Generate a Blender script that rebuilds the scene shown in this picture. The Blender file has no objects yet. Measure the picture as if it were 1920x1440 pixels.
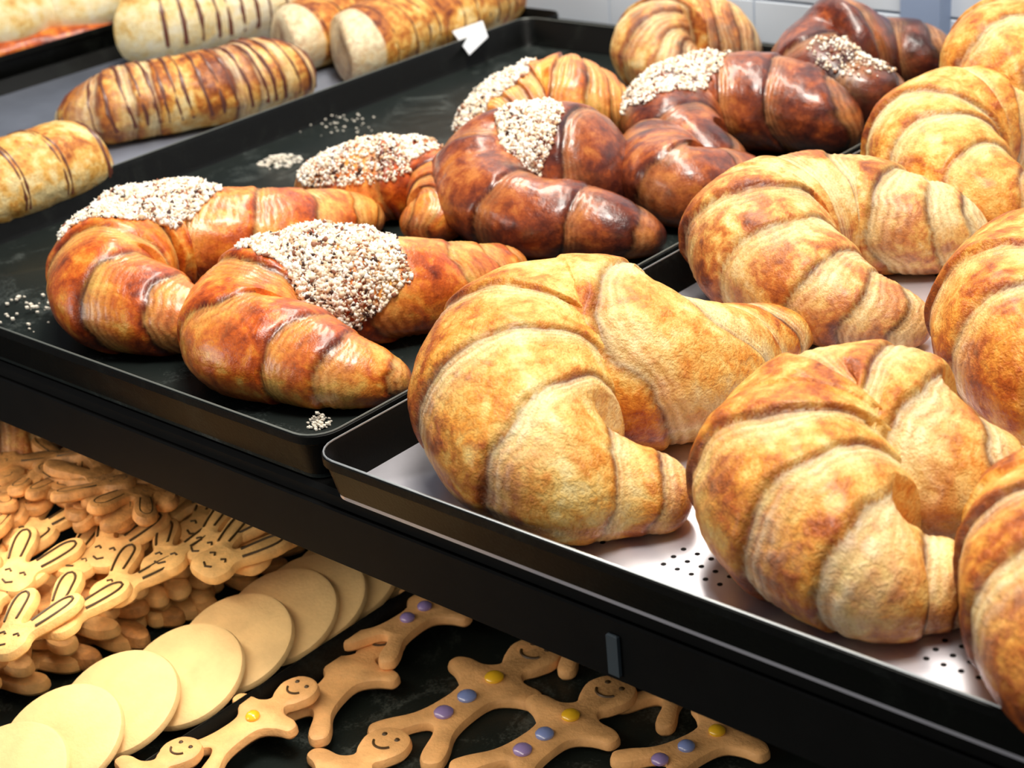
import bpy, math, random
import numpy as np
from mathutils import Vector, Matrix

C = bpy.context.scene.collection
random.seed(7)
rng = np.random.default_rng(11)

# ------------------------------------------------------------------ camera
F_PX = 3200.0
def _d(px, py):
    v = np.array([px - 960.0, -(py - 720.0), -F_PX]); return v / np.linalg.norm(v)
AX = -_d(-2900, -430)
AY = _d(4200, -1120); AY = AY - AX * (AX @ AY); AY /= np.linalg.norm(AY)
AZ = np.cross(AX, AY)
ROT = np.array([AX, AY, AZ])          # camera coordinates -> world
CAM = np.array([0.0, 0.0, 0.33])
cam_data = bpy.data.cameras.new('camera')
cam = bpy.data.objects.new('camera', cam_data); C.objects.link(cam)
cam.matrix_world = Matrix([[*ROT[0], CAM[0]], [*ROT[1], CAM[1]], [*ROT[2], CAM[2]], [0, 0, 0, 1]])
cam_data.sensor_width = 36.0
cam_data.lens = F_PX / 1920.0 * 36.0
cam_data.clip_start = 0.01
cam_data.dof.use_dof = True
cam_data.dof.focus_distance = 0.72
cam_data.dof.aperture_fstop = 16.0
bpy.context.scene.camera = cam

def at(px, py, z):
    """the point of the photograph (px, py) on the horizontal plane at height z"""
    w = ROT @ _d(px, py); t = (z - CAM[2]) / w[2]
    return CAM + w * t

# ------------------------------------------------------------------ world, lights, exposure
sc = bpy.context.scene
sc.view_settings.view_transform = 'Standard'
sc.view_settings.look = 'None'
sc.view_settings.gamma = 1.0
sc.view_settings.use_curve_mapping = False
sc.view_settings.exposure = 0.0
world = bpy.data.worlds.new('world'); sc.world = world
world.use_nodes = True
world.node_tree.nodes['Background'].inputs[0].default_value = (0.80, 0.88, 1.0, 1)
world.node_tree.nodes['Background'].inputs[1].default_value = 0.13

def area(name, loc, target, sx, sy, power, col):
    l = bpy.data.lights.new(name, 'AREA'); l.shape = 'RECTANGLE'; l.size = sx; l.size_y = sy
    l.energy = power; l.color = col
    o = bpy.data.objects.new(name, l); C.objects.link(o); o.location = loc
    o.rotation_euler = (Vector(target) - Vector(loc)).to_track_quat('-Z', 'Y').to_euler()
    return o
area('display_lamp', (-0.65, 0.80, 0.90), (-0.6, 0.86, 0.0), 1.4, 0.14, 13.0, (1.0, 0.93, 0.82))
area('ceiling_lamp', (-0.05, 0.25, 1.5), (-0.45, 0.5, 0.0), 0.5, 0.4, 17.0, (1.0, 0.95, 0.88))
area('shop_window', (-1.50, -1.45, 0.30), (-0.55, 0.45, 0.0), 0.9, 1.0, 14.0, (1.0, 0.95, 0.88))
area('shelf_fill', (-0.45, 0.37, -0.040), (-0.45, 0.33, -0.15), 0.7, 0.02, 0.6, (1.0, 0.86, 0.66))  # unseen warm fill strip, added to brighten the lower shelf

# ------------------------------------------------------------------ helpers
def srgb(r, g, b):
    f = lambda c: (c / 255 / 12.92) if c / 255 <= 0.04045 else ((c / 255 + 0.055) / 1.055) ** 2.4
    return (f(r), f(g), f(b), 1.0)

def mesh_np(name, V, F, smooth=True):
    V = np.asarray(V, dtype=np.float32); F = np.asarray(F, dtype=np.int32)
    me = bpy.data.meshes.new(name)
    n = F.shape[1]
    me.vertices.add(len(V)); me.vertices.foreach_set('co', V.ravel())
    me.loops.add(F.size); me.loops.foreach_set('vertex_index', F.ravel())
    me.polygons.add(len(F)); me.polygons.foreach_set('loop_start', np.arange(0, F.size, n, dtype=np.int32))
    me.update(calc_edges=True); me.validate()
    if smooth: me.polygons.foreach_set('use_smooth', np.ones(len(me.polygons), dtype=bool))
    return me

class MB:
    """collects simple shapes into one mesh"""
    def __init__(s): s.v = []; s.f = []
    def add(s, v, f):
        o = len(s.v); s.v += [tuple(map(float, p)) for p in v]; s.f += [tuple(i + o for i in q) for q in f]; return s
    def box(s, x0, x1, y0, y1, z0, z1, b=0.0):
        if b <= 0:
            v = [(x, y, z) for z in (z0, z1) for x, y in ((x0, y0), (x1, y0), (x1, y1), (x0, y1))]
            return s.add(v, [(3, 2, 1, 0), (4, 5, 6, 7), (0, 1, 5, 4), (1, 2, 6, 5), (2, 3, 7, 6), (3, 0, 4, 7)])
        L = []
        for z, i in ((z0, b), (z0 + b, 0), (z1 - b, 0), (z1, b)):
            L.append([(x0 + i, y0 + i, z), (x1 - i, y0 + i, z), (x1 - i, y1 - i, z), (x0 + i, y1 - i, z)])
        v = [p for l in L for p in l]; f = [(3, 2, 1, 0), (12, 13, 14, 15)]
        for k in range(3):
            for j in range(4): f.append((k * 4 + j, k * 4 + (j + 1) % 4, k * 4 + 4 + (j + 1) % 4, k * 4 + 4 + j))
        return s.add(v, f)
    def tube(s, pts, r, n=8, closed=False):
        pts = [np.array(p, float) for p in pts]; m = len(pts); v = []; f = []
        for i, p in enumerate(pts):
            a = pts[(i - 1) % m] if (closed or i > 0) else p
            b = pts[(i + 1) % m] if (closed or i < m - 1) else p
            t = b - a; t = t / (np.linalg.norm(t) + 1e-12)
            up = np.array([0, 0, 1.0]) if abs(t[2]) < 0.9 else np.array([1.0, 0, 0])
            u = np.cross(t, up); u /= np.linalg.norm(u); w = np.cross(u, t)
            rr = r[i] if hasattr(r, '__len__') else r
            for k in range(n):
                a_ = 2 * math.pi * k / n; v.append(p + rr * (math.cos(a_) * u + math.sin(a_) * w))
        for i in range(m if closed else m - 1):
            for k in range(n):
                f.append((i * n + k, i * n + (k + 1) % n, ((i + 1) % m) * n + (k + 1) % n, ((i + 1) % m) * n + k))
        if not closed: f.append(tuple(range(n))[::-1]); f.append(tuple(range((m - 1) * n, m * n)))
        return s.add(v, f)
    def rings(s, rings, cap0=True, cap1=True):
        n = len(rings[0]); v = [p for r in rings for p in r]; f = []
        for i in range(len(rings) - 1):
            for k in range(n): f.append((i * n + k, i * n + (k + 1) % n, (i + 1) * n + (k + 1) % n, (i + 1) * n + k))
        if cap0: f.append(tuple(range(n))[::-1])
        if cap1: f.append(tuple(range((len(rings) - 1) * n, len(rings) * n)))
        return s.add(v, f)
    def ell(s, c, rx, ry, rz, nu=12, nv=7):
        R = []
        for j in range(nv + 1):
            a = -math.pi / 2 + math.pi * (j + 0.001) / (nv + 0.002)
            R.append([(c[0] + rx * math.cos(a) * math.cos(2 * math.pi * k / nu), c[1] + ry * math.cos(a) * math.sin(2 * math.pi * k / nu), c[2] + rz * math.sin(a)) for k in range(nu)])
        return s.rings(R)
    def mesh(s, name, smooth=True, angle=40):
        me = bpy.data.meshes.new(name); me.from_pydata(s.v, [], s.f); me.update()
        if smooth:
            me.polygons.foreach_set('use_smooth', np.ones(len(me.polygons), dtype=bool))
            me.set_sharp_from_angle(angle=math.radians(angle))
        return me

def link(name, me, mat, parent=None, loc=None):
    o = bpy.data.objects.new(name, me); C.objects.link(o)
    if mat and not me.materials: me.materials.append(mat)
    if parent: o.parent = parent
    if loc is not None: o.location = loc
    return o
def tag(o, label=None, cat=None, group=None, kind=None):
    if label: o['label'] = label
    if cat: o['category'] = cat
    if group: o['group'] = group
    if kind: o['kind'] = kind
    return o
def empty(name, loc, label, cat, group=None):
    o = bpy.data.objects.new(name, None); C.objects.link(o); o.location = loc; o.empty_display_size = 0.01
    return tag(o, label, cat, group)

# vectorised value noise
_P = rng.random((64, 64, 64)).astype(np.float32)
def vnoise(P, scale, seed=0.0):
    q = P * scale + 17.3 + seed * 7.77
    i = np.floor(q).astype(int); f = q - i; f = f * f * (3 - 2 * f); i &= 63; j = (i + 1) & 63
    def g(a, b, c): return _P[a, b, c]
    x0, y0, z0 = i[..., 0], i[..., 1], i[..., 2]; x1, y1, z1 = j[..., 0], j[..., 1], j[..., 2]
    fx, fy, fz = f[..., 0], f[..., 1], f[..., 2]
    a = g(x0, y0, z0) * (1 - fx) + g(x1, y0, z0) * fx; b = g(x0, y1, z0) * (1 - fx) + g(x1, y1, z0) * fx
    c = g(x0, y0, z1) * (1 - fx) + g(x1, y0, z1) * fx; d = g(x0, y1, z1) * (1 - fx) + g(x1, y1, z1) * fx
    return ((a * (1 - fy) + b * fy) * (1 - fz) + (c * (1 - fy) + d * fy) * fz) * 2 - 1
def fbm(P, scale, seed=0.0, o=3):
    s = 0; a = 1.0
    for k in range(o): s = s + a * vnoise(P, scale * 2 ** k, seed + k * 3.1); a *= 0.5
    return s / 1.75

# ------------------------------------------------------------------ materials
class NT:
    def __init__(s, name):
        s.m = bpy.data.materials.new(name); s.m.use_nodes = True; s.t = s.m.node_tree; s.n = s.t.nodes
        s.b = s.n['Principled BSDF']
    def node(s, typ, **kw):
        x = s.n.new(typ)
        for k, v in kw.items(): setattr(x, k, v)
        return x
    def l(s, a, b): s.t.links.new(a, b)
    def noise(s, vec, scale, detail=4, rough=0.55, dist=0.0):
        x = s.node('ShaderNodeTexNoise'); x.inputs['Scale'].default_value = scale
        x.inputs['Detail'].default_value = detail; x.inputs['Roughness'].default_value = rough
        x.inputs['Distortion'].default_value = dist; s.l(vec, x.inputs['Vector']); return x.outputs['Fac']
    def ramp(s, fac, stops, interp='LINEAR'):
        x = s.node('ShaderNodeValToRGB'); x.color_ramp.interpolation = interp
        e = x.color_ramp.elements
        while len(e) < len(stops): e.new(0.5)
        for k, (p, c) in enumerate(stops): e[k].position = p; e[k].color = c
        s.l(fac, x.inputs[0]); return x.outputs[0]
    def mix(s, fac, a, b, mode='MIX'):
        x = s.node('ShaderNodeMix', data_type='RGBA', blend_type=mode)
        for sock, v in ((x.inputs[0], fac), (x.inputs[6], a), (x.inputs[7], b)):
            if hasattr(v, 'links'): s.l(v, sock)
            else: sock.default_value = v
        return x.outputs[2]
    def math(s, op, a, b=0.0, clamp=False):
        x = s.node('ShaderNodeMath', operation=op, use_clamp=clamp)
        for sock, v in ((x.inputs[0], a), (x.inputs[1], b)):
            if hasattr(v, 'links'): s.l(v, sock)
            else: sock.default_value = v
        return x.outputs[0]
    def attr(s, n):
        x = s.node('ShaderNodeAttribute', attribute_name=n); return x.outputs['Fac']
    def attrc(s, n):
        x = s.node('ShaderNodeAttribute', attribute_name=n); return x.outputs['Color']
    def pos(s): return s.node('ShaderNodeNewGeometry').outputs['Position']
    def bump(s, h, strength=0.4, dist=0.001):
        x = s.node('ShaderNodeBump'); x.inputs['Strength'].default_value = strength; x.inputs['Distance'].default_value = dist
        s.l(h, x.inputs['Height']); s.l(x.outputs[0], s.b.inputs['Normal'])
    def set(s, **kw):
        for k, v in kw.items():
            i = s.b.inputs[k.replace('_', ' ')]
            if hasattr(v, 'links'): s.l(v, i)
            else: i.default_value = v
        return s.m

def pastry(name, stops, pale, dark, rough=0.45, coat=0.0, spec=0.4, bumpy=0.5, shift=-0.72):
    t = NT(name); p = t.pos()
    n1 = t.noise(p, 38, 5, 0.6, 0.4); n2 = t.noise(p, 210, 4, 0.65, 0.3); n3 = t.noise(p, 900, 3, 0.6)
    n0 = t.noise(p, 85, 3, 0.5, 0.6)
    v = t.math('ADD', t.math('MULTIPLY', n1, 1.0), t.math('MULTIPLY', n2, 0.55))
    v = t.math('ADD', v, t.math('MULTIPLY', n0, 0.75))
    v = t.math('ADD', v, t.math('MULTIPLY', t.attr('bake'), 0.36))
    v = t.math('ADD', v, shift, clamp=True)
    col = t.ramp(v, stops)
    pf = t.math('MULTIPLY', t.attr('pale'), t.ramp(n2, [(0.35, (0.5, 0.5, 0.5, 1)), (0.6, (1, 1, 1, 1))]))
    col = t.mix(pf, col, pale)
    df = t.math('MULTIPLY', t.attr('dark'), t.ramp(n1, [(0.3, (0.35, 0.35, 0.35, 1)), (0.6, (1, 1, 1, 1))]))
    col = t.mix(df, col, dark)
    fl = t.ramp(n3, [(0.36, (0.80, 0.70, 0.58, 1)), (0.52, (1, 1, 1, 1)), (0.68, (1.0, 1.0, 1.0, 1))])
    col = t.mix(0.8, col, fl, 'MULTIPLY')
    h = t.math('ADD', t.math('MULTIPLY', n2, 1.0), t.math('MULTIPLY', n3, 0.3))
    t.bump(h, bumpy, 0.0022)
    return t.set(Base_Color=col, Roughness=rough, Coat_Weight=coat, Coat_Roughness=0.16, Specular_IOR_Level=spec)

M = {}
M['plain'] = pastry('plain_crust', [(0.18, srgb(255, 230, 162)), (0.38, srgb(250, 204, 112)), (0.56, srgb(236, 158, 60)), (0.74, srgb(190, 96, 28)), (0.94, srgb(112, 46, 14))],
                    srgb(255, 240, 200), srgb(104, 46, 14), 0.45, 0.12, shift=-0.63, bumpy=0.75)
M['deep'] = pastry('deep_crust', [(0.2, srgb(250, 222, 160)), (0.38, srgb(236, 182, 96)), (0.54, srgb(206, 120, 50)), (0.72, srgb(146, 70, 34)), (0.92, srgb(84, 36, 20))],
                    srgb(250, 228, 180), srgb(88, 38, 16), 0.46, 0.1)
M['glazed'] = pastry('glazed_crust', [(0.2, srgb(255, 196, 96)), (0.36, srgb(244, 144, 48)), (0.52, srgb(214, 96, 28)), (0.7, srgb(150, 56, 20)), (0.9, srgb(74, 26, 14))],
                    srgb(252, 196, 120), srgb(66, 24, 10), 0.34, 0.45, 0.5, 0.3)
M['umber'] = pastry('umber_crust', [(0.2, srgb(206, 126, 62)), (0.36, srgb(170, 84, 40)), (0.52, srgb(122, 56, 34)), (0.7, srgb(86, 38, 30)), (0.9, srgb(54, 24, 22))],
                    srgb(220, 160, 104), srgb(46, 18, 12), 0.32, 0.5, 0.5, 0.25)
M['strudel'] = pastry('strudel_crust', [(0.2, srgb(255, 232, 170)), (0.42, srgb(240, 186, 92)), (0.58, srgb(206, 124, 46)), (0.78, srgb(140, 66, 26)), (0.95, srgb(90, 40, 20))],
                    srgb(255, 240, 200), srgb(120, 60, 30), 0.5, 0.1)
M['sponge'] = pastry('pale_dough', [(0.2, srgb(255, 248, 220)), (0.5, srgb(252, 232, 176)), (0.7, srgb(240, 200, 120)), (0.95, srgb(190, 120, 50))],
                    srgb(255, 248, 225), srgb(150, 90, 40), 0.6)

def simple(name, col, rough=0.5, metal=0.0, var=0.0, vs=60, bump=0.0, bs=300, coat=0.0, spec=0.5):
    t = NT(name); c = col
    if var or bump: p = t.pos()
    if var:
        n = t.noise(p, vs, 5, 0.6)
        c = t.mix(t.ramp(n, [(0.35, (0, 0, 0, 1)), (0.65, (1, 1, 1, 1))]), tuple(x * (1 - var) for x in col[:3]) + (1,), tuple(min(1, x * (1 + var * 0.5)) for x in col[:3]) + (1,))
    if bump: t.bump(t.noise(p, bs, 3, 0.6), bump, 0.001)
    return t.set(Base_Color=c, Roughness=rough, Metallic=metal, Coat_Weight=coat, Specular_IOR_Level=spec)

M['wall'] = simple('white_tile', srgb(226, 236, 248), 0.25)
M['grout'] = simple('grey_blue_grout', srgb(120, 150, 184), 0.8)
M['post'] = simple('blue_grey_metal', srgb(150, 170, 204), 0.4)
M['shelf'] = simple('black_shelf', srgb(10, 10, 9), 0.6, var=0.3, spec=0.15)
M['liner'] = simple('brushed_aluminium', srgb(226, 224, 232), 0.34, 0.55, var=0.08, vs=20)
M['steel'] = simple('dull_steel', srgb(128, 134, 148), 0.45, 0.3, var=0.3, vs=9)
M['hole'] = simple('dark_hole', srgb(14, 12, 12), 0.9)
M['wire'] = simple('worn_bare_metal', srgb(200, 204, 204), 0.3, 0.8)
M['choc'] = simple('chocolate', srgb(112, 62, 44), 0.4, coat=0.15)
M['icing'] = simple('dark_icing', srgb(66, 46, 18), 0.5)
M['paper'] = simple('white_paper', srgb(226, 230, 236), 0.8)
M['yellow'] = simple('yellow_candy', srgb(236, 186, 40), 0.25, coat=0.6)
M['purple'] = simple('lilac_candy', srgb(150, 132, 190), 0.25, coat=0.6)
M['blue'] = simple('blue_candy', srgb(128, 146, 204), 0.25, coat=0.6)
M['cookie'] = simple('pale_biscuit', srgb(240, 202, 142), 0.6, var=0.12, vs=45, bump=0.25, bs=500)
M['cookie2'] = simple('golden_biscuit', srgb(238, 186, 116), 0.6, var=0.25, vs=90, bump=0.4, bs=600)
M['cookie3'] = simple('browned_biscuit', srgb(206, 146, 84), 0.6, var=0.4, vs=120, bump=0.6, bs=500)
M['ginger'] = simple('ginger_biscuit', srgb(236, 180, 118), 0.55, var=0.25, vs=50, bump=0.4, bs=500)
def _tray(name, base, scratch, amt, rough):
    t = NT(name); p = t.pos()
    n = t.noise(p, 26, 8, 0.7, 0.8); n2 = t.noise(p, 700, 3, 0.7)
    f = t.ramp(t.math('ADD', t.math('MULTIPLY', n, 0.75), t.math('MULTIPLY', n2, 0.3)), [(0.55, (0, 0, 0, 1)), (0.72, (1, 1, 1, 1))])
    c = t.mix(t.math('MULTIPLY', f, amt), base, scratch)
    t.bump(n2, 0.2, 0.0006)
    return t.set(Base_Color=c, Roughness=rough, Specular_IOR_Level=0.2)
M['tray'] = _tray('black_baking_tray', srgb(6, 7, 6), srgb(60, 66, 60), 0.25, 0.45)
M['floor_tray'] = _tray('worn_tray_floor', srgb(30, 36, 34), srgb(120, 128, 124), 0.5, 0.4)
t = NT('nut_sugar'); M['nuts'] = t.set(Base_Color=t.attrc('tint'), Roughness=0.6)
t = NT('powder_sugar'); M['sugar'] = t.set(Base_Color=srgb(244, 236, 220), Roughness=0.9)

# ------------------------------------------------------------------ setting: wall behind the shelf
def arr(name, mat, *boxes, parent=None):
    m = MB()
    for b in boxes: m.box(*b)
    return link(name, m.mesh(name), mat, parent)
WY = 1.06
wall = arr('wall_back', M['grout'], (-2.4, 1.0, WY, WY + 0.05, -0.4, 0.6)); tag(wall, 'white tiled wall behind the bakery shelf', kind='structure')
tw, th = 0.138, 0.138
tile_me = {}
for i in range(-9, 9):
    for k in range(-1, 3):
        x0 = -0.856 + i * tw; z0 = 0.028 + k * th
        if k >= 2 and not (-3 < i < 6): continue
        if not tile_me:
            mm = MB(); mm.box(0.0008, tw - 0.0008, -0.004, 0.0, 0.0008, th - 0.0008, 0.0008); tile_me[0] = mm.mesh('tile')
        link('tile', tile_me[0], M['wall'], wall, (x0, WY, z0))
pa, pb = -0.587, -0.557
post = arr('trim_1', M['post'], (pa, pb, WY - 0.02, WY - 0.004, -0.05, 0.5, 0.001)); tag(post, 'blue grey upright on the white tiled wall', kind='structure')

# ------------------------------------------------------------------ shelves
sh = arr('display_shelf', M['shelf'], (-1.9, 0.3, 0.394, 1.055, -0.038, -0.003, 0.002))
tag(sh, 'thick black display shelf carrying the croissant trays', 'shelf')
edge = arr('front_edge', M['shelf'], (-1.9, 0.3, 0.3915, 0.394, -0.0370, -0.010, 0.0008), parent=sh)
refl = arr('reflection_tab', simple('reflection_grey', srgb(70, 80, 86), 0.4), (-0.336, -0.331, 0.3898, 0.3915, -0.034, -0.016, 0.0006), parent=sh)  # faint reflection on the shelf front, modelled as a grey tab
ZL = -0.155
sh2 = arr('display_shelf', M['shelf'], (-1.2, 0.2, 0.0, 0.95, ZL - 0.03, ZL - 0.003, 0.002))
tag(sh2, 'lower black display shelf under the biscuits', 'shelf')

def rrect(x0, x1, y0, y1, r, z, n=6):
    out = []
    for cx, cy, a0 in ((x1 - r, y0 + r, -90), (x1 - r, y1 - r, 0), (x0 + r, y1 - r, 90), (x0 + r, y0 + r, 180)):
        for k in range(n + 1):
            a = math.radians(a0 + 90 * k / n); out.append((cx + r * math.cos(a), cy + r * math.sin(a), z))
    return out
def tray(x0, x1, y0, y1, h, label, floor_mat, rim_mat=None, name='baking_tray', z=0.0, wire=True):
    r = empty(name, ((x0 + x1) / 2, (y0 + y1) / 2, z), label, 'tray')
    cx, cy = (x0 + x1) / 2, (y0 + y1) / 2; X0, X1, Y0, Y1 = x0 - cx, x1 - cx, y0 - cy, y1 - cy
    R = lambda i, zz, rr=0.014: rrect(X0 + i, X1 - i, Y0 + i, Y1 - i, max(rr - i, 0.004), zz)
    w = MB()
    w.rings([R(0.0075, 0.0), R(0.0055, 0.003), R(0.003, h - 0.003), R(0.0012, h), R(0.0, h - 0.0005), R(0.0, h - 0.004), R(0.0015, h - 0.005), R(0.0045, 0.0), R(0.008, -0.0024)], False, True)
    link('side_wall', w.mesh('side_wall'), M['tray'], r)
    fl = MB(); fl.rings([R(0.0050, -0.002), R(0.0050, 0.0), R(0.0055, 0.0003)], True, True)
    link('floor_sheet', fl.mesh('floor_sheet'), floor_mat, r)
    if wire:
        wm = MB(); pts = R(0.0009, h + 0.0001); wm.tube(pts, 0.00045, 6, True)
        link('worn_rim', wm.mesh('worn_rim'), rim_mat or M['wire'], r)
    return r
T1 = tray(-0.874, -0.4835, 0.391, 0.975, 0.020, 'black baking tray under the glazed sugared croissants', M['floor_tray'], simple('dull_rim', srgb(120, 124, 118), 0.4, 0.4))
T2 = tray(-0.4825, -0.080, 0.385, 0.975, 0.018, 'black rimmed tray with perforated silver sheet under the plain croissants', M['liner'])
T0 = tray(-1.170, -0.880, 0.389, 1.03, 0.010, 'grey steel tray under the chocolate striped strudels', M['steel'], M['tray'])
T3 = tray(-1.600, -1.175, 0.389, 1.04, 0.026, 'dark tray at the far left holding two pale pastries', M['floor_tray'], M['tray'])
# perforations of the silver sheet (groups of round holes)
hm = MB()
def holes(px0, py0, nx, ny, dx=0.0062, dy=0.0062):
    c = at(px0, py0, 0.0)
    for i in range(nx):
        for j in range(ny):
            x, y = c[0] + i * dx, c[1] + j * dy
            hm.rings([[(x + 0.0011 * math.cos(a * math.pi / 4) - T2.location.x, y + 0.0011 * math.sin(a * math.pi / 4) - T2.location.y, zz) for a in range(8)] for zz in (0.0002, 0.00045)])
for i in range(8):
    for j in range(12):
        hm_x = -0.436 + i * 0.053; hm_y = 0.418 + j * 0.048
        for a in range(5):
            for b in range(3):
                x, y = hm_x + a * 0.0062, hm_y + b * 0.0062
                hm.rings([[(x + 0.0011 * math.cos(q * math.pi / 4) - T2.location.x, y + 0.0011 * math.sin(q * math.pi / 4) - T2.location.y, zz) for q in range(8)] for zz in (0.0002, 0.00045)])
tag(link('perforation', hm.mesh('perforation', False), M['hole'], T2), kind='stuff')

# ------------------------------------------------------------------ croissants
def catmull(P, n):
    P = np.asarray(P, float); d = np.r_[0, np.cumsum(np.linalg.norm(np.diff(P[:, :3], axis=0), axis=1))]; d /= d[-1]
    Pe = np.vstack([2 * P[0] - P[1], P, 2 * P[-1] - P[-2]])
    s = np.linspace(0, 1, n); out = np.zeros((n, P.shape[1]))
    for k, t in enumerate(s):
        i = min(np.searchsorted(d, t, side='right') - 1, len(P) - 2); u = (t - d[i]) / (d[i + 1] - d[i])
        a, b, c, e = Pe[i], Pe[i + 1], Pe[i + 2], Pe[i + 3]
        out[k] = 0.5 * (2 * b + (c - a) * u + (2 * a - 5 * b + 4 * c - e) * u * u + (3 * b - a - 3 * c + e) * u ** 3)
    return out
def smooth1(a, k):
    for _ in range(k):
        b = a.copy(); b[1:-1] = (a[:-2] + a[1:-1] * 2 + a[2:]) / 4; a = b
    return a

class Roll:
    """a rolled, layered crescent swept along control points (px, py, radius in cm)"""
    def __init__(s, ctrl, seed, layers=(0.075, 0.19, 0.30, 0.385, 0.45), puff=0.0030, floor=0.0, ns=300, nt=112, flat=0.9, zoff=0.0, bake=0.0, bake_dir=None, slant=0.035, lam=0.0055, lamh=1.0, endk=1.0):
        g = np.random.default_rng(seed)
        P = []
        for px, py, r in ctrl:
            r = r / 100.0; p = at(px, py, floor + zoff + r * flat * 0.95); P.append([p[0], p[1], p[2], r])
        c = catmull(P, ns); c = smooth1(c, 6)
        s.c = c; s.ns, s.nt = ns, nt
        S = np.linspace(0, 1, ns); L = np.linalg.norm(np.diff(c[:, :3], axis=0), axis=1).sum()
        cen = c[:, :3]; r = c[:, 3]
        # rounded ends
        e0 = S * L; e1 = (1 - S) * L
        def endf(e, rr): q = np.clip(e / (rr * endk + 1e-6), 0, 1); return np.sqrt(np.clip(1 - (1 - q) ** 2, 0, 1))
        ends = np.maximum(endf(e0, r[0] + 0.004) * endf(e1, r[-1] + 0.004), 0.02)
        T = np.gradient(cen, axis=0); T[:, 2] = 0; T = smooth1(T, 6); T /= np.linalg.norm(T, axis=1)[:, None]
        N = np.stack([-T[:, 1], T[:, 0], np.zeros(ns)], 1)
        ds = L / (ns - 1); dT = np.gradient(T, axis=0) / ds; kap = (dT * N).sum(1); kap = smooth1(kap, 20)
        th = np.linspace(0, 2 * np.pi, nt, endpoint=False)
        SS, TH = np.meshgrid(S, th, indexing='ij')
        ph = g.random() * 6.28
        circ = np.stack([np.cos(TH) * 1.3, np.sin(TH) * 1.3, SS * 6], -1)
        warp = slant * np.sin(TH + ph) * (1 - 0.5 * np.abs(SS - .5)) + 0.022 * fbm(circ, 1.1, seed, 3)
        a = np.abs(SS - 0.5 + 0.02 * (g.random() - .5)) + np.where(SS > .5, warp, -warp * 0.7)
        a = np.clip(a, 0, 0.5)
        ed = [0.0] + [l + (g.random() - .5) * 0.02 for l in layers] + [0.52]
        off = np.zeros_like(a); pale = np.zeros_like(a); dark = np.zeros_like(a); xx_all = np.zeros_like(a)
        wig = fbm(circ, 1.4, seed + 21, 2)
        for k in range(len(ed) - 1):
            m = (a >= ed[k]) & (a < ed[k + 1]); w = ed[k + 1] - ed[k]; x = (a[m] - ed[k]) / w
            off[m] = puff * (1.25 if k == 0 else 1.0) * ((x * 0.8 + 0.2 if k == 0 else x) ** 0.6 * (1 - x ** 26) * 1.0 - 0.25)
            mm = a[m] - ed[k]                        # distance in s past the step
            if k > 0:
                dm = mm * L * (1 + 0.35 * wig[m])     # metres
                off[m] += 0.0005 * np.sin(dm * 2 * np.pi / 0.0030) * np.exp(-dm / lam) * lamh
                pale[m] = np.exp(-(dm / (lam + 0.002)) ** 2) * (0.75 + 0.25 * np.sin(dm * 2 * np.pi / 0.003))  # cream lamination strip, made paler and wider to stand for bright glints
                dark[m] = np.maximum(np.exp(-(dm / 0.0013) ** 2), 0.6 * np.clip(-np.sin(dm * 2 * np.pi / 0.003), 0, 1) * np.exp(-dm / (lam * 1.1)))
            de = (ed[k + 1] - a[m]) * L
            if k < len(ed) - 2: dark[m] = np.maximum(dark[m], 0.9 * np.exp(-(de / 0.0014) ** 2))
            xx_all[m] = x
        # edge strips appear strongly only over part of the girth
        vis = np.clip(0.72 + 0.75 * fbm(circ, 0.9, seed + 5, 2), 0, 1)
        pale *= vis; dark *= np.clip(vis + 0.25, 0, 1)
        s.pale, s.dark = pale, dark
        rr = r[:, None] * ends[:, None]
        lump = fbm(np.stack([SS * L, np.cos(TH) * r[:, None], np.sin(TH) * r[:, None]], -1), 45, seed + 2, 3) * 0.0020 + fbm(np.stack([SS * L, np.cos(TH) * r[:, None], np.sin(TH) * r[:, None]], -1), 260, seed + 3, 2) * 0.00035
        rad = rr + (off + lump) * np.clip(ends[:, None] * (r[:, None] / 0.03), 0.15, 1.1)
        side = np.cos(TH) * rad; up = np.sin(TH) * rad * flat
        lim = 0.80 / np.maximum(np.abs(kap[:, None]), 1e-3)
        inner = side * np.sign(kap[:, None])
        side = np.where((inner > 0) & (inner > lim), np.sign(side) * lim * (1 + 0.0 * inner), side)
        V = cen[:, None, :] + side[..., None] * N[:, None, :]
        V[..., 2] += up
        z0 = floor + zoff
        z = V[..., 2] - z0; V[..., 2] = z0 + np.where(z < 0.004, 0.004 * np.exp(np.clip((z - 0.004) / 0.004, -6, 0)), z)
        # little inequality of side
        s.V = V
        du = np.gradient(V, axis=0); dv = (np.roll(V, -1, 1) - np.roll(V, 1, 1)) / 2
        nn = np.cross(dv, du); nn /= (np.linalg.norm(nn, axis=2)[..., None] + 1e-12)
        out = V - cen[:, None, :]
        if (nn * out).sum() < 0: nn = -nn
        s.N = nn
        lowside = np.clip(0.5 - np.sin(TH) * 0.5, 0, 1)
        bk = bake + 0.45 * (xx_all ** 1.5) - 0.25 + 0.30 * lowside + 0.35 * fbm(V, 30, seed + 9, 2)
        tipd = np.clip((np.abs(SS - 0.5) - 0.42) / 0.08, 0, 1); bk = bk + 0.25 * tipd
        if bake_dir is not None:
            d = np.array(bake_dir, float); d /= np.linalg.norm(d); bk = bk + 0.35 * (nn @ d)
        s.bake = bk
        s.seed = seed; s.floor = z0
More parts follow.
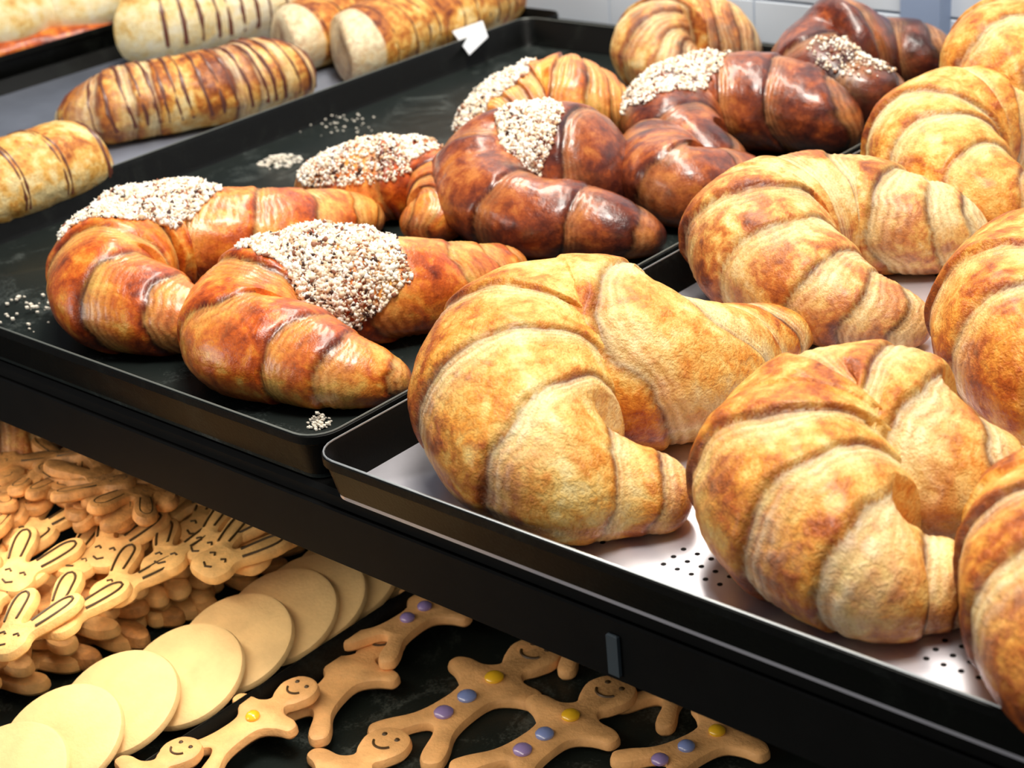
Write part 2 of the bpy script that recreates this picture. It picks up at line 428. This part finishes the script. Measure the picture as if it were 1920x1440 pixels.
    def build(s, name, mat, label, cat='croissant', group=None):
        ns, nt = s.ns, s.nt
        V = s.V.reshape(-1, 3); org = np.array([V[:, 0].mean(), V[:, 1].mean(), s.floor])
        i, j = np.meshgrid(np.arange(ns - 1), np.arange(nt), indexing='ij'); j2 = (j + 1) % nt
        F = np.stack([i * nt + j, (i + 1) * nt + j, (i + 1) * nt + j2, i * nt + j2], -1).reshape(-1, 4)
        # orient outward
        me = mesh_np(name, V - org, F)
        for nme, arr_ in (('bake', s.bake), ('pale', s.pale), ('dark', s.dark)):
            at_ = me.attributes.new(nme, 'FLOAT', 'POINT'); at_.data.foreach_set('value', arr_.ravel().astype(np.float32))
        o = link(name, me, mat, None, org)
        tag(o, label, cat, group); s.obj = o; s.org = org
        return o
    def topping(s, s0, s1, t0, t1, n, seed, size=0.0010, name='nut_sugar_topping', white=0.5, ragged=0.35):
        """coarse nib sugar and chopped nuts sticking to the crust"""
        g = np.random.default_rng(seed)
        # thin crust of ground sugar underneath: chips flattened on the surface
        u = g.random(n * 3); v = g.random(n * 3)
        e = ((u - .5) * 2) ** 2 + ((v - .5) * 2) ** 2 + ragged * fbm(np.stack([u * 3, v * 3, u * 0], -1), 2.2, seed, 2)
        k = e < 1.0; u, v = u[k][:n], v[k][:n]; n = len(u)
        fi = (s0 + u * (s1 - s0)) * (s.ns - 1); th = t0 + v * (t1 - t0)
        fj = (np.radians(th) / (2 * np.pi) * s.nt) % s.nt
        i = fi.astype(int); j = fj.astype(int) % s.nt; a = (fi - i)[:, None]; b = (fj - fj.astype(int))[:, None]; i1 = np.minimum(i + 1, s.ns - 1); j1 = (j + 1) % s.nt
        P = (s.V[i, j] * (1 - a) + s.V[i1, j] * a) * (1 - b) + (s.V[i, j1] * (1 - a) + s.V[i1, j1] * a) * b
        Nn = s.N[i, j]
        base = np.array([[1, 0, 0], [-1, 0, 0], [0, 1, 0], [0, -1, 0], [0, 0, 1], [0, 0, -1]], float)
        fc = np.array([[0, 2, 4], [2, 1, 4], [1, 3, 4], [3, 0, 4], [2, 0, 5], [1, 2, 5], [3, 1, 5], [0, 3, 5]])
        sz = size * (0.45 + g.random(n) ** 2 * 1.3)
        A = g.normal(size=(n, 3, 3)); Q, _ = np.linalg.qr(A)
        sc_ = (sz[:, None] * (0.55 + g.random((n, 3)) * 0.9))
        vv = base[None] * sc_[:, None, :] * (0.8 + 0.4 * g.random((n, 6, 1)))
        vv = np.einsum('nij,nkj->nki', Q, vv) + (P + Nn * (sz * 0.35)[:, None] + Nn * 0.0002)[:, None, :] - s.org
        Fc = (fc[None] + (np.arange(n) * 6)[:, None, None]).reshape(-1, 3)
        me = mesh_np(name, vv.reshape(-1, 3), Fc, False)
        cols = np.array([srgb(255, 250, 238), srgb(248, 236, 212), srgb(240, 218, 186), srgb(214, 176, 136), srgb(150, 96, 70), srgb(70, 40, 30)])
        pr = np.array([white, .2, .13, .07, .06, .04]); pr /= pr.sum()
        ci = g.choice(6, n, p=pr); cc = np.repeat(cols[ci], 6, axis=0).astype(np.float32)
        ca = me.color_attributes.new('tint', 'FLOAT_COLOR', 'POINT'); ca.data.foreach_set('color', cc.ravel())
        o = link(name, me, M['nuts'], s.obj); tag(o, kind='stuff'); return o

CR = {}
def cro(key, mat, label, ctrl, seed, group, **kw):
    if mat in ('glazed', 'deep'): kw.setdefault('lam', 0.009); kw.setdefault('lamh', 1.2)
    if mat == 'umber': kw.setdefault('lam', 0.006); kw.setdefault('lamh', 0.5); kw.setdefault('layers', (0.11, 0.27, 0.41)); kw.setdefault('puff', 0.0024)
    r = Roll(ctrl, seed, **kw); r.build('croissant', M[mat], label, 'croissant', group); CR[key] = r; return r
PL = 'plain croissants on the silver tray'; GZ = 'glazed croissants on the black tray'
LEFT = (-0.9, -0.5, -0.1)  # croissant sides facing this way are coloured darker
cro('P1', 'plain', 'large plain golden croissant at the corner of the silver tray', [(1300, 925, 1.6), (1245, 925, 1.65), (1175, 915, 1.95), (1075, 870, 3.1), (982, 785, 3.95), (980, 700, 4.25), (1080, 660, 4.25), (1200, 675, 4.0), (1300, 680, 3.2), (1385, 650, 2.1), (1440, 630, 1.7), (1495, 612, 1.0)], 3, PL, endk=0.7, puff=0.0026, bake_dir=LEFT, ns=380, nt=150)
cro('P2', 'plain', 'plain golden croissant at the tray front, just right of the large corner one', [(1845, 1095, 1.6), (1790, 1098, 1.6), (1725, 1090, 1.85), (1640, 1045, 2.9), (1515, 950, 3.6), (1505, 880, 3.8), (1570, 835, 3.8), (1670, 835, 3.8), (1765, 870, 3.3), (1840, 890, 2.4), (1880, 890, 1.5)], 14, PL, endk=0.7, bake_dir=LEFT, ns=380, nt=150)
cro('P3', 'plain', 'plain croissant at the front cut off by the right edge of the photo', [(2330, 1330, 1.6), (2200, 1300, 2.5), (2090, 1230, 3.4), (2040, 1120, 3.8), (2060, 1010, 3.8), (2160, 960, 3.2), (2280, 960, 2.2), (2360, 980, 1.2)], 25, PL, bake_dir=LEFT)
cro('P4', 'deep', 'browned plain croissant behind the large corner one, its tip pointing right', [(1750, 600, 1.2), (1660, 590, 1.8), (1560, 555, 2.5), (1460, 495, 3.2), (1425, 440, 3.6), (1500, 410, 3.4), (1600, 400, 3.1), (1700, 420, 2.7), (1790, 430, 2.2), (1850, 440, 1.5)], 31, PL, bake_dir=LEFT)
cro('P5', 'plain', 'pale plain croissant in the middle row at the right edge of the photo', [(2250, 800, 1.5), (2130, 790, 2.3), (2010, 720, 3.2), (1935, 630, 3.8), (1950, 560, 3.9), (2050, 510, 3.5), (2180, 500, 2.4), (2260, 520, 1.3)], 47, PL, bake_dir=LEFT)
cro('P6', 'plain', 'plain croissant with curved layers in the third row, behind the browned one', [(2000, 400, 1.2), (1930, 390, 2.), (1840, 360, 2.8), (1755, 300, 3.5), (1770, 255, 3.7), (1860, 235, 3.4), (1960, 240, 2.6), (2050, 250, 1.4)], 52, PL)
cro('P7', 'plain', 'plain croissant in the top right corner of the photo', [(2100, 200, 1.3), (2000, 190, 2.4), (1920, 150, 3.4), (1895, 115, 3.8), (1950, 80, 3.6), (2050, 70, 2.5), (2120, 80, 1.3)], 63, PL, zoff=0.02, ns=200, nt=90)
cro('H', 'deep', 'plain rounded croissant at the back against the tiled wall, leftmost of the back row', [(1330, 150, 1.5), (1260, 120, 2.6), (1242, 88, 3.4), (1290, 70, 3.5), (1370, 75, 2.9), (1430, 95, 1.7)], 71, GZ, bake_dir=(1.0, 0.2, 0), bake=0.15, ns=200, nt=90)  # right side darkened in the crust colour to stand for its shadow
cro('G', 'umber', 'dark peaked croissant at the back against the tiled wall', [(1700, 175, 1.5), (1620, 170, 2.2), (1550, 150, 2.6), (1530, 120, 2.9), (1580, 90, 3.6), (1660, 100, 2.6), (1740, 105, 2.2), (1790, 110, 1.6)], 82, GZ, zoff=0.012, bake=0.6, ns=200, nt=90)
cro('F', 'umber', 'very dark glossy croissant with white nut topping on its left end', [(1400, 300, 1.4), (1330, 290, 2.2), (1265, 250, 2.8), (1275, 205, 3.1), (1340, 192, 3.2), (1450, 195, 3.1), (1550, 215, 2.6), (1620, 235, 1.5)], 93, GZ)
cro('F2', 'umber', 'dark croissant squeezed between the purple brown one and the browned plain one', [(1440, 335, 1.2), (1370, 340, 2.0), (1290, 350, 2.5), (1245, 325, 2.6), (1235, 285, 2.2), (1290, 270, 1.6)], 104, GZ, ns=220, nt=100)
cro('E', 'glazed', 'orange glazed croissant with grey sugared left flank in the back row', [(890, 290, 1.6), (930, 240, 2.6), (1000, 205, 3.1), (1080, 195, 3.2), (1140, 200, 2.6), (1200, 215, 1.6)], 115, GZ, ns=240, nt=100)
cro('D', 'umber', 'purple brown glazed croissant with an oval patch of nut sugar on top', [(1250, 440, 1.1), (1170, 430, 1.8), (1080, 415, 2.2), (990, 405, 2.4), (915, 370, 2.7), (925, 315, 3.1), (1010, 300, 3.5), (1110, 315, 3.3), (1185, 350, 2.3)], 126, GZ)
cro('C', 'glazed', 'small golden croissant heavily covered in nut sugar behind the two front glazed ones', [(575, 350, 1.1), (630, 345, 2.1), (700, 340, 2.6), (780, 335, 2.4), (825, 355, 2.1), (820, 400, 1.8), (750, 425, 1.4)], 137, GZ)
cro('A', 'glazed', 'glazed croissant furthest left on the black tray with sugar nib topping', [(430, 595, 1.1), (370, 595, 1.9), (290, 580, 2.4), (212, 550, 2.9), (230, 485, 3.2), (320, 445, 3.2), (430, 440, 2.8), (540, 430, 2.4), (640, 410, 1.8), (710, 400, 1.0)], 148, GZ, bake=-0.05)
cro('B', 'glazed', 'glazed croissant at the front corner of the black tray with speckled nut topping', [(768, 700, 1.0), (700, 700, 1.6), (620, 685, 2.1), (540, 658, 2.5), (452, 640, 2.7), (490, 570, 3.0), (600, 540, 3.1), (720, 540, 2.8), (820, 530, 2.4), (900, 515, 1.8), (970, 490, 1.0)], 159, GZ, bake=0.0)
CR['A'].topping(0.34, 0.64, 5, 150, 8200, 1)
CR['B'].topping(0.42, 0.70, 40, 200, 7600, 2, white=.42)
CR['C'].topping(0.02, 0.62, 20, 165, 4600, 3)
CR['D'].topping(0.62, 0.86, 75, 205, 4200, 4)
CR['E'].topping(0.05, 0.50, 0, 110, 3600, 5)
CR['F'].topping(0.26, 0.62, 10, 150, 4200, 6)
CR['G'].topping(0.05, 0.35, 40, 150, 500, 7)

# ------------------------------------------------------------------ strudels on the grey tray
def loaf(name, label, ctrl, mat, seed, group, stripes=0, cat='pastry', flat=0.8, ends=None, stripe_r=0.0016, sugar=0, layers=(), double=False, slant=0.0, rng_s=(0.06, 0.94), endk=0.5, bake=0.1, bake_dir=(0, 0, 1), pend=0.0):
    r = Roll(ctrl, seed, layers=layers or (0.49,), puff=0.0012, ns=190, nt=80, flat=flat, slant=0.0, endk=endk, bake=bake, bake_dir=bake_dir)
    r.pale = np.maximum(r.pale, np.where(np.linspace(0, 1, r.ns)[:, None] < pend, 1.0, 0.0) * np.ones((1, r.nt)))
    o = r.build(name, M[mat], label, cat, group)
    g = random.Random(seed)
    for k in range(stripes):
        s0 = rng_s[0] + (rng_s[1] - rng_s[0]) * (k + 0.5 + (g.random() - .5) * 0.5) / stripes
        for dbl in ((0, 0.022) if double else (0,)):
            pts = []; rad = []
            for q in range(15):
                th = math.radians(-25 + 230 * q / 14); ss = s0 + dbl + slant * (q / 14 - .5) + (g.random() - .5) * 0.004
                i = int(np.clip(ss, 0, 1) * (r.ns - 1)); j = int(th / (2 * math.pi) * r.nt) % r.nt
                pts.append(r.V[i, j] - r.N[i, j] * 0.0003 - r.org); rad.append(stripe_r * (0.4 + 0.9 * g.random()))
            m = MB(); m.tube(pts, rad, 6); link('chocolate_stripe', m.mesh('chocolate_stripe'), M['choc'], o)
    if sugar: r.topping(0.1, 0.7, -20, 50, sugar, seed, size=0.0012, name='powder_sugar', white=3.0)
    return r
SG = 'chocolate striped strudels on the steel tray'
loaf('strudel', 'golden strudel with double chocolate stripes at the left edge of the photo', [(-120, 400, 2.6), (-40, 360, 3.2), (60, 325, 3.2), (140, 300, 3.0), (200, 300, 2.2)], 'strudel', 201, SG, 4, bake=-0.25, double=True, stripe_r=0.0013)
loaf('strudel', 'ridged strudel with many chocolate stripes and powdered sugar in the middle of the steel tray', [(135, 225, 1.6), (190, 205, 3.0), (290, 185, 3.2), (400, 165, 3.2), (500, 140, 3.2), (565, 135, 2.4)], 'strudel', 202, SG, 20, sugar=2600, layers=(0.12, 0.2, 0.3, 0.4), slant=0.05)
loaf('strudel', 'pale ended strudel with brown top and striped flank beside the black tray rim', [(630, 105, 2.8), (672, 86, 3.3), (762, 50, 3.4), (862, 14, 3.4), (940, -10, 2.6)], 'strudel', 203, SG, 12, endk=0.25, pend=0.09, stripe_r=0.0011, rng_s=(0.12, 0.95))
loaf('strudel', 'pale ended strudel with brown top second from the black tray rim', [(522, 88, 2.7), (565, 68, 3.2), (650, 34, 3.2), (750, -2, 3.2), (830, -25, 2.6)], 'strudel', 204, SG, 9, endk=0.25, pend=0.09, stripe_r=0.0011)
loaf('strudel', 'tall cream strudel with vertical chocolate stripes at the top of the steel tray', [(245, 50, 3.6), (300, 40, 4.0), (400, 20, 4.0), (500, -5, 4.0), (590, -30, 3.4)], 'sponge', 205, SG, 15, endk=0.25, stripe_r=0.0020, sugar=2400, rng_s=(0.12, 0.95))
FP = 'pale pastries on the far left tray'
loaf('pastry', 'white topped pastry with orange base in the top left corner', [(-60, 60, 2.6), (0, 45, 3.4), (60, 25, 3.2), (75, 20, 1.8)], 'sponge', 206, FP)
loaf('pastry', 'yellow cream pastry beside the white topped one at the top left', [(95, 30, 2.0), (130, 20, 3.2), (180, 5, 3.2), (230, -10, 2.4)], 'sponge', 207, FP)
sp = MB(); ps = [at(-80, 112, 0.012), at(225, 52, 0.012)]
d_ = ps[1] - ps[0]
loaf('pastry', 'long flat orange pastry strip lying along the rim of the far left tray', [(-80, 112, 1.2), (0, 96, 1.6), (80, 78, 1.6), (160, 62, 1.5), (215, 48, 1.1)], 'glazed', 208, FP, flat=0.6)

# paper slip over the rim near the back
pp = [at(848, 60, 0.022), at(905, 40, 0.022), at(915, 70, 0.021), at(880, 104, 0.012)]
m = MB(); q0 = np.mean(pp, axis=0); tv = [p - q0 for p in pp]
m.rings([[tuple(p) for p in tv], [tuple(p + np.array([0, 0, 0.0006])) for p in tv]])
tag(link('paper_slip', m.mesh('paper_slip', False), M['paper'], None, q0), 'crumpled white paper slip over the black rim near the strudels', 'paper')

# crumbs on the black tray
def crumbs(px, py, rad, n, label, seed, size=0.0015):
    g = np.random.default_rng(seed); c = at(px, py, 0.0005); m = MB()
    for k in range(n):
        a = g.random() * 6.28; rr = rad * g.random() ** 0.8; s_ = size * (0.4 + g.random())
        x, y = rr * math.cos(a), rr * math.sin(a); z = max(0.0, (1 - rr / rad)) * 0.006 * g.random()
        p = [(x + s_ * math.cos(b + a), y + s_ * 0.7 * math.sin(b + a), z) for b in (0, 1.6, 3.1, 4.5)]
        m.rings([p, [(u * 0.96 + x * .04, v * 0.96 + y * .04, z + s_ * 0.6) for u, v, _ in p]])
    tag(link('pastry_crumbs', m.mesh('pastry_crumbs', False), M['sugar'], None, c), label, 'crumbs', kind='stuff')
crumbs(525, 305, 0.014, 150, 'heap of pale crumbs behind the leftmost glazed croissant', 1)
crumbs(60, 585, 0.03, 40, 'scattered white crumbs on the bare left end of the black tray', 2, 0.0012)
crumbs(600, 795, 0.006, 60, 'dried crumbs in the front corner of the black tray', 4, 0.001)
crumbs(640, 235, 0.03, 40, 'scattered crumbs along the back rim of the black tray', 3, 0.001)

# ------------------------------------------------------------------ lower shelf: biscuits
def outline(pts, n=6):
    P = np.array(pts, float); m = len(P); out = []
    for i in range(m):
        a, b, c, e = P[(i - 1) % m], P[i], P[(i + 1) % m], P[(i + 2) % m]
        for k in range(n):
            u = k / n; out.append(0.5 * (2 * b + (c - a) * u + (2 * a - 5 * b + 4 * c - e) * u * u + (3 * b - a - 3 * c + e) * u ** 3))
    return np.array(out)
def biscuit(O, t):
    """puffed flat biscuit from a counter-clockwise outline"""
    T = np.roll(O, -1, 0) - np.roll(O, 1, 0); T /= np.linalg.norm(T, axis=1)[:, None]; Nn = np.stack([T[:, 1], -T[:, 0]], 1)
    R = []
    for i, z in ((0.0012, 0), (0, 0.0012), (0, t * 0.55), (0.0007, t * 0.86), (0.0022, t)):
        q = O - Nn * i; R.append([(x, y, z) for x, y in q])
    m = MB(); m.rings(R); return m
def mirror(h):   # half outline from top centre down the right side (x>0) to bottom centre -> counter-clockwise loop
    r = [(x, y) for x, y in h]; l = [(-x, y) for x, y in h[::-1] if x > 1e-6]
    return (r + l)[::-1]
MAN = outline(mirror([(0, 0.0935), (0.0095, 0.0900), (0.0136, 0.0800), (0.0105, 0.0700), (0.0075, 0.0645), (0.0130, 0.0600), (0.0225, 0.0595), (0.0282, 0.0560), (0.0275, 0.0495), (0.0190, 0.0465), (0.0112, 0.0400), (0.0104, 0.0270), (0.0130, 0.0140), (0.0200, 0.0030), (0.0228, -0.0050), (0.0175, -0.0100), (0.0110, -0.0060), (0.0050, 0.0070), (0, 0.0115)]), 4)
man_me = biscuit(MAN, 0.0055).mesh('gingerbread_body'); man_me.materials.append(M['ginger'])
eye_me = MB().ell((0, 0, 0), 0.0016, 0.0016, 0.0006, 8, 4).mesh('eye'); eye_me.materials.append(M['icing'])
sm = MB(); sm.tube([(0.0062 * math.cos(math.radians(a)), 0.0058 * math.sin(math.radians(a)), 0) for a in range(205, 336, 13)], 0.00075, 6); smile_me = sm.mesh('smile'); smile_me.materials.append(M['icing'])
btn_me = {}
for k in ('yellow', 'purple', 'blue'):
    b_ = MB().ell((0, 0, 0), 0.0046, 0.0046, 0.0022, 16, 7).mesh('candy_button'); b_.materials.append(M[k]); btn_me[k] = b_
TM = 0.0055
def frame(head, foot, z, tilt=0.0, roll=0.0):
    a = at(*head, z); b = at(*foot, z); d = a - b; ang = math.atan2(d[1], d[0]) - math.pi / 2
    return b, ang, np.linalg.norm(d[:2])
def gman(head, foot, label, buttons, dz=0.0, face=True, scale=None, tilt=0.0):
    c, ang, ln = frame(head, foot, ZT + dz)
    o = empty('gingerbread_man', c, label, 'biscuit', 'gingerbread men on the lower black tray')
    s = scale or ln / 0.079
    o.rotation_euler = (tilt, 0, ang); o.scale = (s, s, 1.1)
    link('body', man_me, None, o)
    if face:
        for x in (-0.0045, 0.0045): link('eye', eye_me, None, o, (x, 0.0845, TM))
        link('smile', smile_me, None, o, (0, 0.0800, TM))
    for (y, k) in buttons: link('candy_button', btn_me[k], None, o, (0, y, TM + 0.0008))
    return o
T4 = tray(-0.559, -0.20, 0.26, 0.60, 0.022, 'dark green black tray under the gingerbread men', M['floor_tray'], M['tray'], z=ZL)
T5 = tray(-0.98, -0.566, 0.20, 0.60, 0.014, 'black tray under the round biscuits and rabbit biscuits', M['floor_tray'], M['tray'], z=ZL)
ZT = ZL + 0.0006
gman((1000, 1242), (775, 1400), 'smiling gingerbread man with one yellow and two lilac buttons, centre of the tray', [(0.0530, 'yellow'), (0.0350, 'blue'), (0.0200, 'purple')])
gman((1140, 1315), (925, 1470), 'smiling gingerbread man with yellow, blue and lilac buttons under the shelf edge', [(0.0530, 'yellow'), (0.0350, 'blue'), (0.0200, 'purple')], dz=0.004)
gman((560, 1320), (370, 1440), 'smiling gingerbread man with one yellow button lying on the row beside the round biscuits', [(0.045, 'yellow')], dz=0.012, tilt=0.05)
gman((715, 1220), (560, 1370), 'gingerbread man without buttons, his head under the feet of the one behind', [], dz=0.006)
gman((870, 1110), (700, 1225), 'gingerbread man furthest back with two lilac buttons', [(0.045, 'purple'), (0.030, 'purple')], dz=0.012, face=False)
gman((340, 1425), (150, 1560), 'gingerbread man at the bottom of the photo, only his eyes and head top in view', [], dz=0.016)
gman((722, 1412), (510, 1570), 'smiling gingerbread man at the bottom, only his face and arms in view', [], dz=0.002)
gman((1440, 1345), (1215, 1460), 'gingerbread man on the right with yellow, blue and lilac buttons, head under the shelf edge', [(0.045, 'yellow'), (0.025, 'blue'), (0.008, 'purple')], dz=0.004, face=False)
gman((1170, 1130), (1030, 1245), 'gingerbread man behind the centre one, only his leg showing below the shelf edge', [], face=False)
gman((1370, 1230), (1215, 1345), 'gingerbread man on the right, only his legs showing below the shelf edge', [], face=False)

# round biscuits, shingled
R_ = 0.0305
RO = np.array([(R_ * math.cos(a), R_ * math.sin(a)) for a in np.linspace(0, 2 * math.pi, 49)[:-1]])
round_me = biscuit(RO, 0.0050).mesh('round_biscuit'); round_me.materials.append(M['cookie'])
names = ['hidden under the shelf edge, furthest back', 'reaching the black shelf edge', 'third from the shelf edge', 'with a thin dark outline, fourth from the shelf edge', 'in the middle of the row', 'with a bright highlight, beside the first gingerbread face', 'second from the bottom left corner', 'in the bottom left corner', 'mostly below the photo at bottom left']
cs = [(690, 1045), (630, 1085), (570, 1125), (515, 1155), (430, 1205), (335, 1265), (212, 1318), (105, 1385), (0, 1460)]
for k, (px, py) in enumerate(cs):
    p = at(px, py, ZL + 0.018) + np.array([0.006, 0.0, 0.0])
    o = link('round_biscuit', round_me, None, None, p); o.rotation_euler = (math.radians(20), math.radians(4), random.random())
    o.rotation_euler = (Matrix.Rotation(math.radians(20), 3, 'X') @ Matrix.Rotation(math.radians(5), 3, 'Y')).to_euler()
    tag(o, 'flat round pale biscuit ' + names[k], 'biscuit', 'row of round biscuits')

# rabbit biscuits
def ear(cx, cy, ang, L, w):
    d = np.array([math.cos(ang), math.sin(ang)]); n = np.array([-d[1], d[0]])
    return d, n
BUN = outline([(0.0, -0.0110), (0.0075, -0.0095), (0.0100, -0.0030), (0.0085, 0.0030), (0.0125, 0.0100), (0.0165, 0.0190), (0.0150, 0.0262), (0.0098, 0.0275), (0.0050, 0.0215), (0.0022, 0.0110), (0.0, 0.0080), (-0.0022, 0.0110), (-0.0050, 0.0215), (-0.0098, 0.0275), (-0.0150, 0.0262), (-0.0165, 0.0190), (-0.0125, 0.0100), (-0.0085, 0.0030), (-0.0100, -0.0030), (-0.0075, -0.0095)], 4)
bm_ = biscuit(BUN, 0.0050)
bun_me = bm_.mesh('rabbit_body'); bun_me.materials.append(M['cookie2'])
bun_me3 = biscuit(BUN, 0.0055).mesh('rabbit_body_brown'); bun_me3.materials.append(M['cookie3'])
def earloop(sx):
    m = MB(); pts = [(sx * x, y, 0) for x, y in ((0.0040, 0.0085), (0.0060, 0.0150), (0.0085, 0.0215), (0.0115, 0.0240), (0.0135, 0.0225), (0.0132, 0.0180), (0.0105, 0.0110), (0.0080, 0.0060))]
    P = catmull(np.array(pts), 22); m.tube(P, 0.00055, 6); e = m.mesh('ear_outline'); e.materials.append(M['icing']); return e
el = [earloop(1), earloop(-1)]
fm = MB(); fm.tube([(-0.0050, -0.0005, 0), (-0.0035, 0.0008, 0), (-0.0020, -0.0004, 0)], 0.0005, 6); fm.tube([(0.0020, -0.0004, 0), (0.0035, 0.0008, 0), (0.0050, -0.0005, 0)], 0.0005, 6); fm.tube([(-0.0025, -0.0055, 0), (0, -0.0068, 0), (0.0025, -0.0055, 0)], 0.0005, 6)
face_me = fm.mesh('face_lines'); face_me.materials.append(M['icing'])
BG = 'heap of rabbit shaped biscuits'
def bunny(head, ears, z, label=None, brown=False, scale=1.25, icing=True, tilt=(0, 0)):
    a = at(*ears, z); b = at(*head, z); d = a - b; ang = math.atan2(d[1], d[0]) - math.pi / 2
    o = empty('rabbit_biscuit', b, label or 'rabbit shaped biscuit somewhere inside the heap', 'biscuit', BG)
    o.rotation_euler = (tilt[0], tilt[1], ang); o.scale = (scale, scale, scale)
    link('body', bun_me3 if brown else bun_me, None, o)
    if icing:
        for e in el: link('ear_outline', e, None, o, (0, 0, 0.0051))
        link('face_lines', face_me, None, o, (0, 0, 0.0051))
    return o
ZB = ZL + 0.044
front = [((225, 1112), (288, 1062), 'pale rabbit biscuit with dark outlined ears at the middle of the heap front'),
         ((118, 1170), (178, 1118), 'pale rabbit biscuit left of the middle one at the heap front'),
         ((28, 1208), (78, 1168), 'pale rabbit biscuit at the heap front near the left edge of the photo'),
         ((150, 1065), (208, 1024), 'rabbit biscuit in the second row, behind the two pale front ones'),
         ((318, 1058), (352, 1020), 'rabbit biscuit with upright ears at the right part of the heap'),
         ((392, 1032), (450, 1000), 'rabbit biscuit with widely spread outlined ears near the heap end'),
         ((478, 1048), (530, 1010), 'rightmost rabbit biscuit of the heap, beside the black shelf edge'),
         ((245, 995), (290, 955), 'rabbit biscuit with a rounded outlined ear in the third row'),
         ((35, 1090), (95, 1040), 'rabbit biscuit in the second row near the left edge of the photo'),
         ((-30, 1140), (20, 1095), 'rabbit biscuit cut by the left edge of the photo'),
         ((330, 965), (380, 945), 'rabbit biscuit reaching the shelf edge above the upright eared one'),
         ((60, 1010), (110, 975), 'rabbit biscuit under the browned heap at the left'),
         ((-5, 1070), (45, 1025), 'rabbit biscuit at the left edge of the photo above the cut off one'),
         ((205, 1045), (250, 1005), 'rabbit biscuit between the rounded ear one and the pale middle one'),
         ((415, 1062), (475, 1030), 'rabbit biscuit on the right slope of the heap above the round biscuits'),
         ((380, 1000), (425, 968), 'rabbit biscuit half hidden by the black shelf edge')]
random.seed(3)
for k, (h, e, lb) in enumerate(front):
    bunny(h, e, ZB + 0.002 * (k % 3), lb, tilt=(random.uniform(0.0, 0.22), random.uniform(-0.12, 0.12)))
for k in range(60):      # lower layers of the heap
    lay = k % 3; u = (k // 3) / 19.0
    p = at(-60 + 560 * u, 1345 - 262 * u, ZL + 0.004)
    t_ = (0.004 if k % 2 else 0.022) + 0.008 * random.random()
    pos = p + np.array([-t_ - 0.004 * lay - 0.012, t_ * 0.25, 0.002 + lay * 0.0115])
    o = empty('rabbit_biscuit', pos, 'rabbit shaped biscuit in the lower layers of the heap', 'biscuit', BG)
    o.rotation_euler = (random.uniform(-0.1, 0.1), random.uniform(-0.1, 0.1), -1.57 + random.uniform(-0.9, 0.9)); o.scale = (1.15, 1.15, 1.5)
    link('body', bun_me3 if random.random() < 0.35 else bun_me, None, o)
for k in range(46):      # browned biscuits piled at the back left
    u, v = random.random(), random.random()
    px = -40 + 330 * u; lo = 985 - 60 * u; hi = 862 + 95 * max(0, (u - 0.5)) * 2
    py = hi + (lo - hi) * v
    z = ZB + 0.004 + 0.016 * (1 - v) * random.random() + 0.006
    a_ = random.uniform(0, 6.28)
    bunny((px, py), (px + 40 * math.cos(a_), py + 24 * math.sin(a_)), z, 'browned rabbit biscuit in the jumbled heap at the left', True, 1.1, random.random() < 0.6, (random.uniform(-0.3, 0.3), random.uniform(-0.3, 0.3)))

# brown roll at the far left of the lower shelf
rr_ = Roll([(-120, 850, 2.0), (-60, 850, 3.0), (10, 845, 3.0), (80, 845, 2.4), (115, 850, 1.2)], 301, floor=ZB - 0.01, bake=0.45, ns=160, nt=80)
rr_.build('bread_roll', M['deep'], 'brown bread roll behind the rabbit biscuit heap at the left edge', 'bread')
